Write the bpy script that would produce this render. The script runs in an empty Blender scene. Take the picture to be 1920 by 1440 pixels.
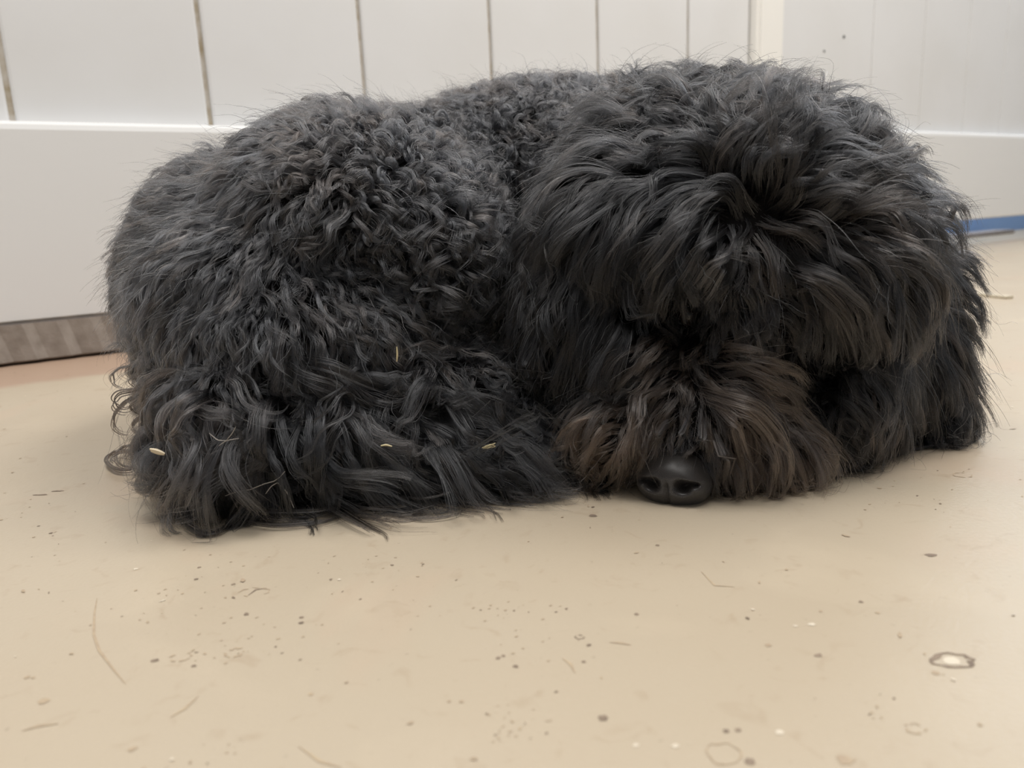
import bpy, bmesh, math, random
import numpy as np
from mathutils import Vector, Matrix, noise
from mathutils.bvhtree import BVHTree
from mathutils.kdtree import KDTree

rng = np.random.default_rng(7)
random.seed(7)
S = bpy.context.scene
COL = S.collection

# ------------------------------------------------------------------ camera
FPX, CX, CY, H = 1442.0, 960.0, 720.0, 0.18
PITCH, ROLL = 0.21949361, -0.04478394
F0 = np.array([0, math.cos(PITCH), -math.sin(PITCH)])
U0 = np.array([0, math.sin(PITCH), math.cos(PITCH)])
X0 = np.array([1.0, 0, 0])
XR = math.cos(ROLL) * X0 + math.sin(ROLL) * U0
UP = -math.sin(ROLL) * X0 + math.cos(ROLL) * U0
EYE = np.array([0, 0, H])

cam = bpy.data.cameras.new('camera')
cam.sensor_fit = 'HORIZONTAL'
cam.sensor_width = 34.6
cam.lens = 34.6 * FPX / 1920.0
cam.clip_start = 0.02
cam.dof.use_dof = True
cam.dof.focus_distance = 0.52
cam.dof.aperture_fstop = 8.0
camo = bpy.data.objects.new('camera', cam)
COL.objects.link(camo)
camo.matrix_world = Matrix(((XR[0], UP[0], -F0[0], 0), (XR[1], UP[1], -F0[1], 0), (XR[2], UP[2], -F0[2], H), (0, 0, 0, 1)))
S.camera = camo

# ------------------------------------------------------------------ light and exposure
S.view_settings.view_transform = 'Standard'
S.view_settings.look = 'None'
S.view_settings.gamma = 1.0
S.view_settings.exposure = -0.27
w = bpy.data.worlds.new('room_light')
w.use_nodes = True
w.node_tree.nodes['Background'].inputs[0].default_value = (0.95, 0.97, 1.0, 1)
w.node_tree.nodes['Background'].inputs[1].default_value = 0.30
S.world = w


def area(name, loc, size, power, col, target):
    l = bpy.data.lights.new(name, 'AREA')
    l.shape = 'RECTANGLE'
    l.size, l.size_y = size
    l.energy = power
    l.color = col
    o = bpy.data.objects.new(name, l)
    COL.objects.link(o)
    o.location = loc
    o.rotation_euler = (Vector(target) - Vector(loc)).to_track_quat('-Z', 'Y').to_euler()
    return o


area('overhead_light', (-0.35, 0.1, 2.5), (2.0, 0.8), 52, (1.0, 0.975, 0.94), (-0.3, 0.15, 0))
area('overhead_light', (1.0, 0.75, 2.5), (1.8, 0.8), 50, (1.0, 0.975, 0.94), (0.6, 0.75, 0))
area('overhead_light', (2.3, 1.3, 2.5), (1.6, 0.8), 34, (1.0, 0.975, 0.94), (2.0, 1.6, 0))  # added fill to brighten the right panel, no known fixture
_u, _n = np.array([.8352, .5499, 0]), np.array([-.5499, .8352, 0])
area('fill_beyond_gate', tuple(_u * 3.2 + _n * 1.5 + np.array([0, 0, 1.9])), (1.8, 0.12), 75, (0.85, 0.92, 1.0), tuple(_u * 3.3 + _n * 1.68))  # invented source, added to brighten the blue behind the gate
S.cycles.max_bounces = 8
S.cycles.denoising_prefilter = 'NONE'


# ------------------------------------------------------------------ helpers
def ray(px, py):
    return XR * (px - CX) / FPX - UP * (py - CY) / FPX + F0


def at(px, py, Y):
    v = ray(px, py)
    return EYE + v * (Y / v[1])


def fl(px, py, z=0.0):
    v = ray(px, py)
    return EYE + v * ((z - H) / v[2])


def tag(o, label=None, cat=None, group=None, kind=None):
    if label: o['label'] = label
    if cat: o['category'] = cat
    if group: o['group'] = group
    if kind: o['kind'] = kind
    return o


def link(name, me, mat=None, parent=None):
    o = bpy.data.objects.new(name, me)
    COL.objects.link(o)
    if mat is not None:
        me.materials.append(mat)
    if parent is not None:
        o.parent = parent
    return o


def from_bm(name, bm, mat=None, parent=None, smooth=False):
    me = bpy.data.meshes.new(name)
    bm.to_mesh(me)
    bm.free()
    if smooth:
        for p in me.polygons: p.use_smooth = True
    return link(name, me, mat, parent)


def material(name, base, rough=0.5, spec=0.5, bump=None, mottle=None):
    m = bpy.data.materials.new(name)
    m.use_nodes = True
    nt = m.node_tree
    b = nt.nodes['Principled BSDF']
    b.inputs['Base Color'].default_value = (*base, 1)
    b.inputs['Roughness'].default_value = rough
    b.inputs['Specular IOR Level'].default_value = spec
    tc = nt.nodes.new('ShaderNodeTexCoord')
    if mottle:                                   # (scale, other colour, low, high)
        n = nt.nodes.new('ShaderNodeTexNoise'); n.inputs['Scale'].default_value = mottle[0]; n.inputs['Detail'].default_value = 6
        r = nt.nodes.new('ShaderNodeMapRange'); r.inputs[1].default_value = mottle[2]; r.inputs[2].default_value = mottle[3]
        x = nt.nodes.new('ShaderNodeMix'); x.data_type = 'RGBA'
        x.inputs[6].default_value = (*base, 1); x.inputs[7].default_value = (*mottle[1], 1)
        nt.links.new(tc.outputs['Object'], n.inputs['Vector']); nt.links.new(n.outputs['Fac'], r.inputs[0])
        nt.links.new(r.outputs[0], x.inputs[0]); nt.links.new(x.outputs[2], b.inputs['Base Color'])
    if bump:                                     # (scale, strength, distance)
        n = nt.nodes.new('ShaderNodeTexNoise'); n.inputs['Scale'].default_value = bump[0]; n.inputs['Detail'].default_value = 4
        bp = nt.nodes.new('ShaderNodeBump'); bp.inputs['Strength'].default_value = bump[1]; bp.inputs['Distance'].default_value = bump[2]
        nt.links.new(tc.outputs['Object'], n.inputs['Vector']); nt.links.new(n.outputs['Fac'], bp.inputs['Height'])
        nt.links.new(bp.outputs[0], b.inputs['Normal'])
    return m


def bm_box(bm, p0, ax, ay, az):
    """box from corner p0 spanned by three vectors"""
    p0 = Vector(p0); ax = Vector(ax); ay = Vector(ay); az = Vector(az)
    v = [bm.verts.new(p0 + ax * i + ay * j + az * k) for k in (0, 1) for j in (0, 1) for i in (0, 1)]
    for f in ((0, 2, 3, 1), (4, 5, 7, 6), (0, 1, 5, 4), (2, 6, 7, 3), (0, 4, 6, 2), (1, 3, 7, 5)):
        bm.faces.new([v[i] for i in f])
    return v


def extrude_profile(name, pts, base, along, length, out, mat, parent=None):
    """profile pts = (out, z) swept from base along a direction"""
    bm = bmesh.new()
    rings = []
    for s in (0.0, length):
        rings.append([bm.verts.new(Vector(base) + Vector(along) * s + Vector(out) * a + Vector((0, 0, z))) for a, z in pts])
    n = len(pts)
    for i in range(n):
        bm.faces.new([rings[0][i], rings[0][(i + 1) % n], rings[1][(i + 1) % n], rings[1][i]])
    bm.faces.new(rings[0]); bm.faces.new(rings[1][::-1])
    bmesh.ops.recalc_face_normals(bm, faces=bm.faces)
    return from_bm(name, bm, mat, parent)


# ------------------------------------------------------------------ materials of the place
M_vinyl = material('white_vinyl', (0.715, 0.712, 0.71), 0.38, 0.4, bump=(7.0, 0.08, 0.01), mottle=(5.0, (0.69, 0.684, 0.675), 0.4, 0.7))
M_groove = material('dirty_groove', (0.66, 0.61, 0.54), 0.7, 0.2, mottle=(40.0, (0.45, 0.37, 0.25), 0.45, 0.7))
M_rail = material('white_rail', (0.75, 0.745, 0.735), 0.4, 0.4, bump=(9.0, 0.05, 0.01))
M_wood = material('grey_weathered_wood', (0.33, 0.29, 0.255), 0.75, 0.25, bump=(300.0, 0.25, 0.002), mottle=(45.0, (0.24, 0.205, 0.175), 0.4, 0.7))
M_blue = material('blue_gap_light', (0.27, 0.47, 0.86), 0.35, 0.5)  # blue light under the gate, put into a board's colour
M_hole = material('dark_hole', (0.03, 0.03, 0.025), 0.8, 0.1)

M_floor = material('painted_concrete', (0.475, 0.40, 0.30), 0.37, 0.45, bump=(420.0, 0.10, 0.002))
nt = M_floor.node_tree
bs = nt.nodes['Principled BSDF']
tc = nt.nodes.new('ShaderNodeTexCoord')


def fac_noise(scale, lo, hi, detail=5, dist=0.0):
    n = nt.nodes.new('ShaderNodeTexNoise'); n.inputs['Scale'].default_value = scale; n.inputs['Detail'].default_value = detail
    n.inputs['Distortion'].default_value = dist
    r = nt.nodes.new('ShaderNodeMapRange'); r.inputs[1].default_value = lo; r.inputs[2].default_value = hi
    nt.links.new(tc.outputs['Object'], n.inputs['Vector']); nt.links.new(n.outputs['Fac'], r.inputs[0])
    return r.outputs[0]


def mixcol(a, fac, colour, amount=1.0):
    x = nt.nodes.new('ShaderNodeMix'); x.data_type = 'RGBA'
    if isinstance(a, tuple): x.inputs[6].default_value = (*a, 1)
    else: nt.links.new(a, x.inputs[6])
    x.inputs[7].default_value = (*colour, 1)
    m = nt.nodes.new('ShaderNodeMath'); m.operation = 'MULTIPLY'; m.inputs[1].default_value = amount
    nt.links.new(fac, m.inputs[0]); nt.links.new(m.outputs[0], x.inputs[0])
    return x.outputs[2]


c = mixcol((0.475, 0.40, 0.30), fac_noise(3.5, 0.45, 0.7), (0.46, 0.375, 0.27), 0.7)
c = mixcol(c, fac_noise(9.0, 0.55, 0.75, 6, 0.6), (0.54, 0.455, 0.34), 0.6)
c = mixcol(c, fac_noise(6.0, 0.56, 0.72, 4, 0.8), (0.52, 0.375, 0.27), 0.45)
c = mixcol(c, fac_noise(60.0, 0.60, 0.74, 3, 1.0), (0.38, 0.29, 0.20), 0.45)
c = mixcol(c, fac_noise(230.0, 0.70, 0.80, 2), (0.25, 0.19, 0.14), 0.35)
# red-brown worn strip along the foot of the left wall
AZ = 0.58227189
WU = np.array([math.cos(AZ), math.sin(AZ), 0]); WN = np.array([-math.sin(AZ), math.cos(AZ), 0])
dp = nt.nodes.new('ShaderNodeVectorMath'); dp.operation = 'DOT_PRODUCT'; dp.inputs[1].default_value = tuple(WN)
nt.links.new(tc.outputs['Object'], dp.inputs[0])
ns = nt.nodes.new('ShaderNodeTexNoise'); ns.inputs['Scale'].default_value = 25.0; ns.inputs['Detail'].default_value = 5
nt.links.new(tc.outputs['Object'], ns.inputs['Vector'])
ma = nt.nodes.new('ShaderNodeMath'); ma.operation = 'MULTIPLY_ADD'; ma.inputs[1].default_value = 0.03; nt.links.new(ns.outputs['Fac'], ma.inputs[0]); nt.links.new(dp.outputs['Value'], ma.inputs[2])
mr = nt.nodes.new('ShaderNodeMapRange'); mr.inputs[1].default_value = 1.105; mr.inputs[2].default_value = 1.13; nt.links.new(ma.outputs[0], mr.inputs[0])
du = nt.nodes.new('ShaderNodeVectorMath'); du.operation = 'DOT_PRODUCT'; du.inputs[1].default_value = tuple(WU)
nt.links.new(tc.outputs['Object'], du.inputs[0])
lt = nt.nodes.new('ShaderNodeMath'); lt.operation = 'LESS_THAN'; lt.inputs[1].default_value = 1.45; nt.links.new(du.outputs['Value'], lt.inputs[0])
mu = nt.nodes.new('ShaderNodeMath'); mu.operation = 'MULTIPLY'; nt.links.new(mr.outputs[0], mu.inputs[0]); nt.links.new(lt.outputs[0], mu.inputs[1])
c = mixcol(c, mu.outputs[0], (0.40, 0.265, 0.19), 0.8)
nt.links.new(c, bs.inputs['Base Color'])

# ------------------------------------------------------------------ floor
M_mark = material('floor_wear_dark', (0.19, 0.145, 0.11), 0.6, 0.3, mottle=(200.0, (0.30, 0.23, 0.17), 0.4, 0.65))
M_mark2 = material('floor_wear_brown', (0.40, 0.31, 0.22), 0.6, 0.3, mottle=(200.0, (0.48, 0.38, 0.26), 0.4, 0.65))
M_mark3 = material('floor_wear_pale', (0.66, 0.585, 0.47), 0.6, 0.3)
bm = bmesh.new()
for p in ((-3, -1.2), (4.5, -1.2), (4.5, 4.5), (-3, 4.5)):
    bm.verts.new((*p, 0))
bm.faces.new(bm.verts)
zc = [0.0002]


def blob(x, y, rx, ry, mi, ang=0.0, n=11, jag=0.3):
    zc[0] += 2e-7
    vs = []
    for i in range(n):
        t = 2 * math.pi * i / n
        q = 1 + random.uniform(-jag, jag)
        a, b = rx * q * math.cos(t), ry * q * math.sin(t)
        vs.append(bm.verts.new((x + a * math.cos(ang) - b * math.sin(ang), y + a * math.sin(ang) + b * math.cos(ang), zc[0])))
    bm.faces.new(vs).material_index = mi


def ring(x, y, rx, ry, wd, mi, n=18, gap=0.0):
    zc[0] += 2e-7
    a, b = [], []
    for i in range(n):
        t = 2 * math.pi * i / n
        q = 1 + random.uniform(-.12, .12); k = wd * random.uniform(.4, 1.5)
        a.append(bm.verts.new((x + rx * q * math.cos(t), y + ry * q * math.sin(t), zc[0])))
        b.append(bm.verts.new((x + (rx * q - k) * math.cos(t), y + (ry * q - k) * math.sin(t), zc[0])))
    for i in range(n):
        if random.random() < gap: continue
        j = (i + 1) % n
        bm.faces.new([a[i], a[j], b[j], b[i]]).material_index = mi


def streak(pts, wd, mi):
    zc[0] += 2e-7
    P = [fl(*p)[:2] for p in pts]
    L = []
    for i in range(len(P)):
        d = P[min(i + 1, len(P) - 1)] - P[max(i - 1, 0)]
        d = d / (np.linalg.norm(d) + 1e-9)
        k = wd * (0.25 + math.sin(math.pi * i / (len(P) - 1)))
        L.append((bm.verts.new((P[i][0] - d[1] * k, P[i][1] + d[0] * k, zc[0])), bm.verts.new((P[i][0] + d[1] * k, P[i][1] - d[0] * k, zc[0]))))
    for i in range(len(L) - 1):
        bm.faces.new([L[i][0], L[i][1], L[i + 1][1], L[i + 1][0]]).material_index = mi


def fblob(px, py, rpx, mi, asp=0.7, ang=0.0, jag=0.3):
    p = fl(px, py); s = np.linalg.norm(p - EYE) / FPX
    blob(p[0], p[1], rpx * s, rpx * s * asp, mi, ang, jag=jag)


for (px, py, r_, mi, asp) in [(1131, 1347, 10, 1, .9), (1535, 1229, 7, 1, .7), (1745, 1041, 9, 1, .7), (1112, 967, 8, 1, .8), (1233, 1023, 4, 1, .8),
                              (1194, 1152, 4, 1, .9), (1104, 1210, 4, 1, .9), (1094, 1241, 4, 1, .9), (967, 1250, 5, 1, .8), (944, 1230, 4, 1, .9), (934, 1234, 4, 1, .9),
                              (290, 1239, 8, 1, .7), (462, 1152, 5, 1, 1), (363, 1249, 4, 1, 1), (566, 1158, 4, 1, .9), (565, 1168, 4, 1, .9), (368, 1086, 4, 1, .8),
                              (373, 1064, 3, 1, .9), (583, 1302, 4, 2, 1), (735, 1060, 3, 1, .9), (620, 1087, 3, 1, 1), (437, 1096, 4, 1, .8), (1362, 1371, 5, 1, .9), (1384, 1369, 6, 1, .8),
                              (1405, 1428, 8, 1, 1), (1754, 1262, 6, 2, .8), (1585, 1427, 14, 2, .8), (1440, 1210, 5, 2, .9), (1614, 1129, 4, 1, .9), (1645, 1149, 4, 2, .8), (1539, 1146, 4, 2, .8),
                              (1265, 1399, 6, 3, .8), (1193, 1398, 6, 3, .7), (1462, 1373, 8, 3, .8), (255, 1067, 4, 3, .8), (1522, 1171, 6, 3, .7), (1491, 1174, 4, 3, .8), (82, 1314, 9, 2, .8), (248, 1405, 7, 2, .9),
                              (842, 1315, 4, 2, .9), (865, 1316, 4, 2, .9), (51, 1270, 4, 2, .9), (62, 1271, 3, 2, .9), (108, 921, 10, 1, .25), (77, 928, 12, 1, .2), (1900, 1155, 3, 1, .8), (1898, 805, 5, 1, .3)]:
    fblob(px, py, r_, mi, asp)


def fring(px, py, rx, ry, wd, mi, gap=0.0):
    p = fl(px, py); s = np.linalg.norm(p - EYE) / FPX
    q = fl(px, py - ry)
    ring(p[0], p[1], rx * s, (q[1] - p[1]), wd * s, mi, gap=gap)


fring(1785, 1239, 34, 15, 7, 1); fblob(1787, 1240, 13, 3, .7)
fring(1357, 1414, 29, 21, 3, 2); fring(1717, 1367, 16, 11, 3, 2, .3); fring(1806, 891, 15, 5, 2, 2, .15)
fring(440, 1224, 17, 9, 4, 2, .3); fring(338, 1232, 18, 9, 3, 2, .4); fring(1087, 1195, 9, 4, 2, 1, .2); fring(475, 1110, 28, 8, 2, 2, .4)
streak([(182, 1122), (177, 1150), (176, 1190), (186, 1220), (215, 1258), (235, 1282)], .0005, 2)
streak([(42, 1371), (70, 1362), (110, 1357)], .0007, 2)
streak([(320, 1345), (345, 1330), (372, 1306)], .0006, 2)
streak([(465, 1117), (480, 1106), (500, 1103)], .0005, 1)
streak([(1315, 1072), (1340, 1098), (1378, 1101)], .0005, 2)
streak([(1055, 1235), (1070, 1245), (1078, 1262)], .0006, 2)
streak([(1143, 1205), (1165, 1206), (1183, 1210)], .0006, 2)
streak([(560, 1400), (600, 1428), (640, 1440)], .0005, 2)
for (cx, cy, n, sx, sy) in [(430, 1205, 26, 70, 25), (970, 1365, 30, 35, 22), (960, 1145, 22, 60, 10), (520, 1080, 26, 120, 40), (330, 1140, 26, 90, 35), (760, 1100, 20, 80, 40), (410, 1412, 8, 25, 12), (1750, 940, 20, 120, 30), (80, 960, 16, 80, 50), (1000, 1210, 12, 50, 20), (1650, 1330, 8, 30, 16)]:
    for _ in range(n):
        fblob(cx + random.gauss(0, sx), cy + random.gauss(0, sy), random.uniform(.9, 3.2), random.choice((1, 2, 2, 2)), random.uniform(.35, .9), random.uniform(0, 1))
for _ in range(1100):
    x, y = random.uniform(-.9, 1.0), random.uniform(.17, 1.5)
    s = random.choice((.0004, .0006, .0008, .0012)) * random.uniform(.6, 1.2)
    blob(x, y, s * random.uniform(1, 1.8), s * random.uniform(.5, 1), random.choice((1, 2, 2, 2, 3)), random.uniform(0, 3.1), n=7)
for f in bm.faces:
    if f.normal.z < 0: f.normal_flip()
fo = from_bm('floor', bm, M_floor)
for m in (M_mark, M_mark2, M_mark3): fo.data.materials.append(m)
tag(fo, 'tan painted concrete floor with worn specks and ring marks', 'floor', kind='structure')

# ------------------------------------------------------------------ white panel walls
D = 1.2771


M_fine = material('fine_groove', (0.66, 0.63, 0.59), 0.6, 0.2)


def panel(name, dist, u0, u1, grooves, zb, zt, gw, gd, label, gmat=M_groove, rd=.004):
    """board face with sunk grooves, standing at dist along WN"""
    bm = bmesh.new()
    cuts = [u0]
    for g in grooves: cuts += [g - gw / 2, g + gw / 2]
    cuts.append(u1)
    P = lambda u, d, z: bm.verts.new(Vector(WU * u + WN * (dist + d)) + Vector((0, 0, z)))
    for i in range(0, len(cuts), 2):
        a, b = cuts[i], cuts[i + 1]
        prof = [(a, gd), (a, rd * .6), (a + rd * .3, rd * .2), (a + rd, 0), (b - rd, 0), (b - rd * .3, rd * .2), (b, rd * .6), (b, gd)]
        lo = [P(u, d, zb) for u, d in prof]; hi = [P(u, d, zt) for u, d in prof]
        for k in range(len(prof) - 1): bm.faces.new([lo[k], lo[k + 1], hi[k + 1], hi[k]])
    for g in grooves:
        v = [P(g - gw / 2, gd, zb), P(g + gw / 2, gd, zb), P(g + gw / 2, gd, zt), P(g - gw / 2, gd, zt)]
        bm.faces.new(v).material_index = 1
    bb = [P(u0, .03, zb), P(u1, .03, zb), P(u1, .03, zt), P(u0, .03, zt)]
    bm.faces.new(bb[::-1])
    o = from_bm(name, bm, M_vinyl)
    o.data.materials.append(gmat)
    return tag(o, label, 'wall', kind='structure')


SP = 0.265
gl = [0.056 + SP * k for k in range(-6, 6)]
wl = panel('wall_left', D + .035, gl[0] - .15, 1.585, gl, .30, 2.2, .0075, .008, 'white vinyl board wall with soiled vertical grooves behind the dog')
O = WN * -1


def rail(name, dist, u0, u1, zb, zt, dep, parent):
    pts = [(0, zb), (dep - .004, zb), (dep, zb + .004), (dep, zt - .012), (dep - .002, zt - .005), (dep - .006, zt - .001), (dep - .011, zt), (0, zt)]
    return extrude_profile(name, pts, WU * u0 + WN * (dist + dep), WU, u1 - u0, O, M_rail, parent)


rl = rail('trim_1', D, gl[0] - .15, 1.585, .0585, .331, .06, None)
tag(rl, 'plain white bottom rail of the left board wall', 'rail', kind='structure')
DR = 1.326
gr = [1.651, 1.746, 1.829, 1.898]
gp = []
for x in (1651, 1746, 1829, 1898):
    v = ray(x, 150); p = EYE + v * (DR / (v @ WN)); gp.append(p @ WU)
stp = gp[1] - gp[0]
gp += [gp[-1] + stp * k for k in range(1, 5)]


def wall_u(px, py, dist):
    v = ray(px, py); p = EYE + v * (dist / (v @ WN)); return p @ WU, p[2]


ur0 = wall_u(1478, 60, DR)[0]
wr = panel('wall_right', DR + .03, ur0 - .05, gp[-1] + .2, gp, .34, 2.2, .004, .003, 'cream white gate panel with fine grooves right of the post', M_fine, .0012)
rr = rail('trim_2', DR, ur0 - .05, gp[-1] + .2, .0895, .3665, .05, None)
tag(rr, 'plain white bottom rail of the right gate panel', 'rail', kind='structure')
for (px, py, r_) in ((1582, 69, .0042), (1545, 96, .0031), (1542, 139, .0042)):
    u, z = wall_u(px, py, DR + .03)
    bm = bmesh.new()
    bmesh.ops.create_cone(bm, cap_ends=True, segments=14, radius1=r_, radius2=r_ * .8, depth=.003)
    o = from_bm('screw_hole', bm, M_hole, wr)
    o.rotation_euler = (math.pi / 2, 0, AZ)
    o.location = WU * u + WN * (DR + .0295) + np.array([0, 0, z])
# post between the two panels
u0, u1 = wall_u(1423, 60, D + .01)[0], wall_u(1472, 60, D + .01)[0]
bm = bmesh.new()
bm_box(bm, WU * u0 + WN * (D + .01), WU * (u1 - u0), WN * .12, (0, 0, 2.2))
bmesh.ops.bevel(bm, geom=[e for e in bm.edges], offset=.008, segments=3, affect='EDGES')
po = from_bm('trim_3', bm, material('cream_post', (0.84, 0.82, 0.775), 0.35, 0.4))
tag(po, 'cream white square post between wall and gate', 'post', kind='structure')

# ridged grey board closing the gap under the left rail
bm = bmesh.new()
n = 230
ub, ue = gl[0] - .15, 1.58
lo, hi, mid = [], [], []
for i in range(n + 1):
    u = ub + (ue - ub) * i / n
    k = .0022 * math.sin(u * 2 * math.pi / .021 + .4 * math.sin(u * 31)) + .0008 * noise.noise(Vector((u * 40, 0, 0)))
    b = WU * u + WN * (D - .004 + k)
    sh = WU * .012
    lo.append(bm.verts.new(Vector(b) + Vector((0, 0, .006))))
    hi.append(bm.verts.new(Vector(b - sh) + Vector((0, 0, .0575))))
    mid.append(bm.verts.new(Vector(WU * u + WN * (D + .012)) + Vector((0, 0, .0))))
for i in range(n):
    bm.faces.new([lo[i], lo[i + 1], hi[i + 1], hi[i]])
    bm.faces.new([mid[i], mid[i + 1], lo[i + 1], lo[i]])
o = from_bm('baseboard_left', bm, M_wood)
tag(o, 'grey weathered ridged board under the left white rail', 'baseboard', kind='structure')

# board coloured as the blue light in the gap, grey plank and pale strip at the right
o = extrude_profile('blue_light_board', [(0, 0), (.03, 0), (.03, .26), (0, .26)], WU * 1.9 + WN * 1.73, WU, 3.6, O, M_blue)
tag(o, 'blue board standing in for light showing through the gap below the right gate panel', 'baseboard', kind='structure')


def plank(name, px0, px1, h, wd, mat, tilt=0.0):
    a, b = fl(*px0), fl(*px1)
    d = (b - a); L = np.linalg.norm(d); d /= L
    q = np.array([-d[1], d[0], 0])
    bm = bmesh.new()
    bm_box(bm, a, d * L, q * wd, (0, 0, h))
    bmesh.ops.bevel(bm, geom=[e for e in bm.edges], offset=h * .18, segments=2, affect='EDGES')
    return from_bm(name, bm, mat)


bm = bmesh.new()
bm_box(bm, WU * 2.1 + WN * 1.575, WU * 1.53, WN * .085, (0, 0, .016))
bmesh.ops.bevel(bm, geom=[e for e in bm.edges], offset=.003, segments=2, affect='EDGES')
o = from_bm('wood_plank', bm, material('grey_plank', (0.40, 0.37, 0.37), .7, .3, mottle=(60., (.24, .18, .14), .45, .7)))
tag(o, 'flat grey plank lying on the floor before the blue strip', 'plank')
o = plank('wood_shim', (1780, 550), (1887, 561), .005, .016, material('pale_bare_wood', (0.66, 0.60, 0.48), .6, .3, mottle=(90., (.5, .43, .33), .45, .7)))
tag(o, 'thin pale wooden shim lying on the floor right of the dog', 'wood strip')

# ================================================================== the dog
M_skin = material('black_skin', (0.006, 0.0055, 0.0055), 0.9, 0.05)
ELL = []   # px, py, Y, rx px, ry px, depth m, angle deg


def ell(*a): ELL.append(a)


# trunk, rump and haunch
ell(432, 545, .67, 160, 215, .14, 0)
ell(518, 478, .66, 258, 140, .13, -35)
ell(650, 430, .63, 230, 190, .13, 0)
ell(725, 395, .76, 285, 158, .15, -5)
ell(1000, 370, .80, 330, 185, .14, -6)
ell(1230, 362, .74, 270, 175, .14, 0)
ell(800, 480, .60, 120, 165, .09, 10)
ell(610, 640, .57, 262, 140, .10, 0)
ell(418, 650, .61, 108, 180, .12, 0)
ell(560, 560, .605, 260, 170, .115, 0)
ell(1000, 560, .80, 250, 230, .12, 0)
ell(890, 715, .535, 76, 48, .04, 10)
# tail and lower leg along the floor
for i in range(9):
    t = i / 8
    ell(425 + 605 * t, 800 + 65 * t - 10 * math.sin(3.1 * t), .500 + .025 * t, 92 - 37 * t, 96 - 61 * t, .05 - .012 * t, 0)
# neck and head
ell(1290, 362, .63, 220, 160, .12, 0)
ell(1405, 410, .56, 225, 182, .10, 0)
ell(1330, 480, .53, 180, 160, .075, 10)
ell(1515, 498, .545, 170, 168, .085, 0)
ell(1390, 620, .525, 170, 140, .07, 0)
ell(1560, 720, .54, 95, 125, .06, 0)
ell(1200, 660, .535, 115, 125, .06, 0)
# muzzle
ell(1345, 690, .510, 130, 100, .05, 15)
ell(1315, 770, .495, 125, 90, .045, 10)
ell(1295, 850, .486, 105, 70, .035, 8)
ell(1430, 850, .492, 85, 70, .035, 0)
ell(1165, 812, .494, 82, 58, .035, -10)
# brows
ell(1325, 500, .485, 75, 42, .028, 20)
ell(1515, 545, .495, 80, 42, .028, -15)
# ears
ell(1150, 440, .54, 125, 135, .055, 20)
ell(1085, 590, .53, 85, 145, .035, 10)
ell(1605, 505, .575, 92, 135, .06, 0)
ell(1705, 655, .57, 62, 160, .04, 0)
ell(1745, 775, .56, 46, 72, .03, 0)
ell(1690, 790, .60, 70, 70, .03, 0)

bm = bmesh.new()
for (px, py, Y, rx, ry, rd, an) in ELL:
    c0 = at(px, py, Y)
    s = np.linalg.norm(c0 - EYE) / FPX * 1.0
    vd = (c0 - EYE) / np.linalg.norm(c0 - EYE)
    a = math.radians(an)
    ex = XR * math.cos(a) - UP * math.sin(a); ey = XR * math.sin(a) + UP * math.cos(a)
    ex = ex - vd * (ex @ vd); ex /= np.linalg.norm(ex); ey = ey - vd * (ey @ vd); ey /= np.linalg.norm(ey)
    M = np.eye(4); M[:3, 0] = ex * rx * s; M[:3, 1] = ey * ry * s; M[:3, 2] = vd * rd; M[:3, 3] = c0
    bmesh.ops.create_icosphere(bm, subdivisions=4, radius=1.0, matrix=Matrix(M.tolist()))
me = bpy.data.meshes.new('body_raw')
bm.to_mesh(me); bm.free()
tmp = bpy.data.objects.new('body_raw', me); COL.objects.link(tmp)
mod = tmp.modifiers.new('r', 'REMESH'); mod.mode = 'VOXEL'; mod.voxel_size = 0.005
mod = tmp.modifiers.new('s', 'SMOOTH'); mod.iterations = 10; mod.factor = 0.5
dg = bpy.context.evaluated_depsgraph_get()
body = bpy.data.meshes.new_from_object(tmp.evaluated_get(dg))
bpy.data.objects.remove(tmp); bpy.data.meshes.remove(me)
body.name = 'body'
V = np.empty(len(body.vertices) * 3); body.vertices.foreach_get('co', V); V = V.reshape(-1, 3)
# eye sockets: hollow the mesh under the brows
NV = np.empty(len(V) * 3); body.vertices.foreach_get('normal', NV); NV = NV.reshape(-1, 3)
SOCK = [(at(1278, 598, .47), .026, .016), (at(1512, 665, .485), .034, .021), (at(1712, 790, .55), .03, .016), (at(935, 612, .66), .08, .026)]
for sc_, dp_, rd_ in SOCK:
    vd = (sc_ - EYE) / np.linalg.norm(sc_ - EYE)
    rel = V - sc_
    lat = np.linalg.norm(rel - (rel @ vd)[:, None] * vd, axis=1)
    V += vd[None] * (dp_ * np.exp(-(lat / rd_) ** 2) * (np.abs(rel @ vd) < .07))[:, None]
V[:, 2] = np.maximum(V[:, 2], 0.0015)
body.vertices.foreach_set('co', V.ravel()); body.update()
for p in body.polygons: p.use_smooth = True

dog = bpy.data.objects.new('dog', None); COL.objects.link(dog)
dog.location = (0.05, .6, 0); dog.empty_display_size = .1
DOGLOC = np.array([0.05, .6, 0])
tag(dog, 'fluffy black curly-coated dog curled up asleep on the tan floor', 'dog')


def dogpart(name, me_or, mat):
    o = link(name, me_or, mat, dog)
    o.location = -DOGLOC
    return o


dogpart('body', body, M_skin)

body.calc_loop_triangles()
T = np.empty(len(body.loop_triangles) * 3, dtype=np.int32); body.loop_triangles.foreach_get('vertices', T); T = T.reshape(-1, 3)
BVH = BVHTree.FromPolygons([tuple(v) for v in V], [tuple(t) for t in T])


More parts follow.
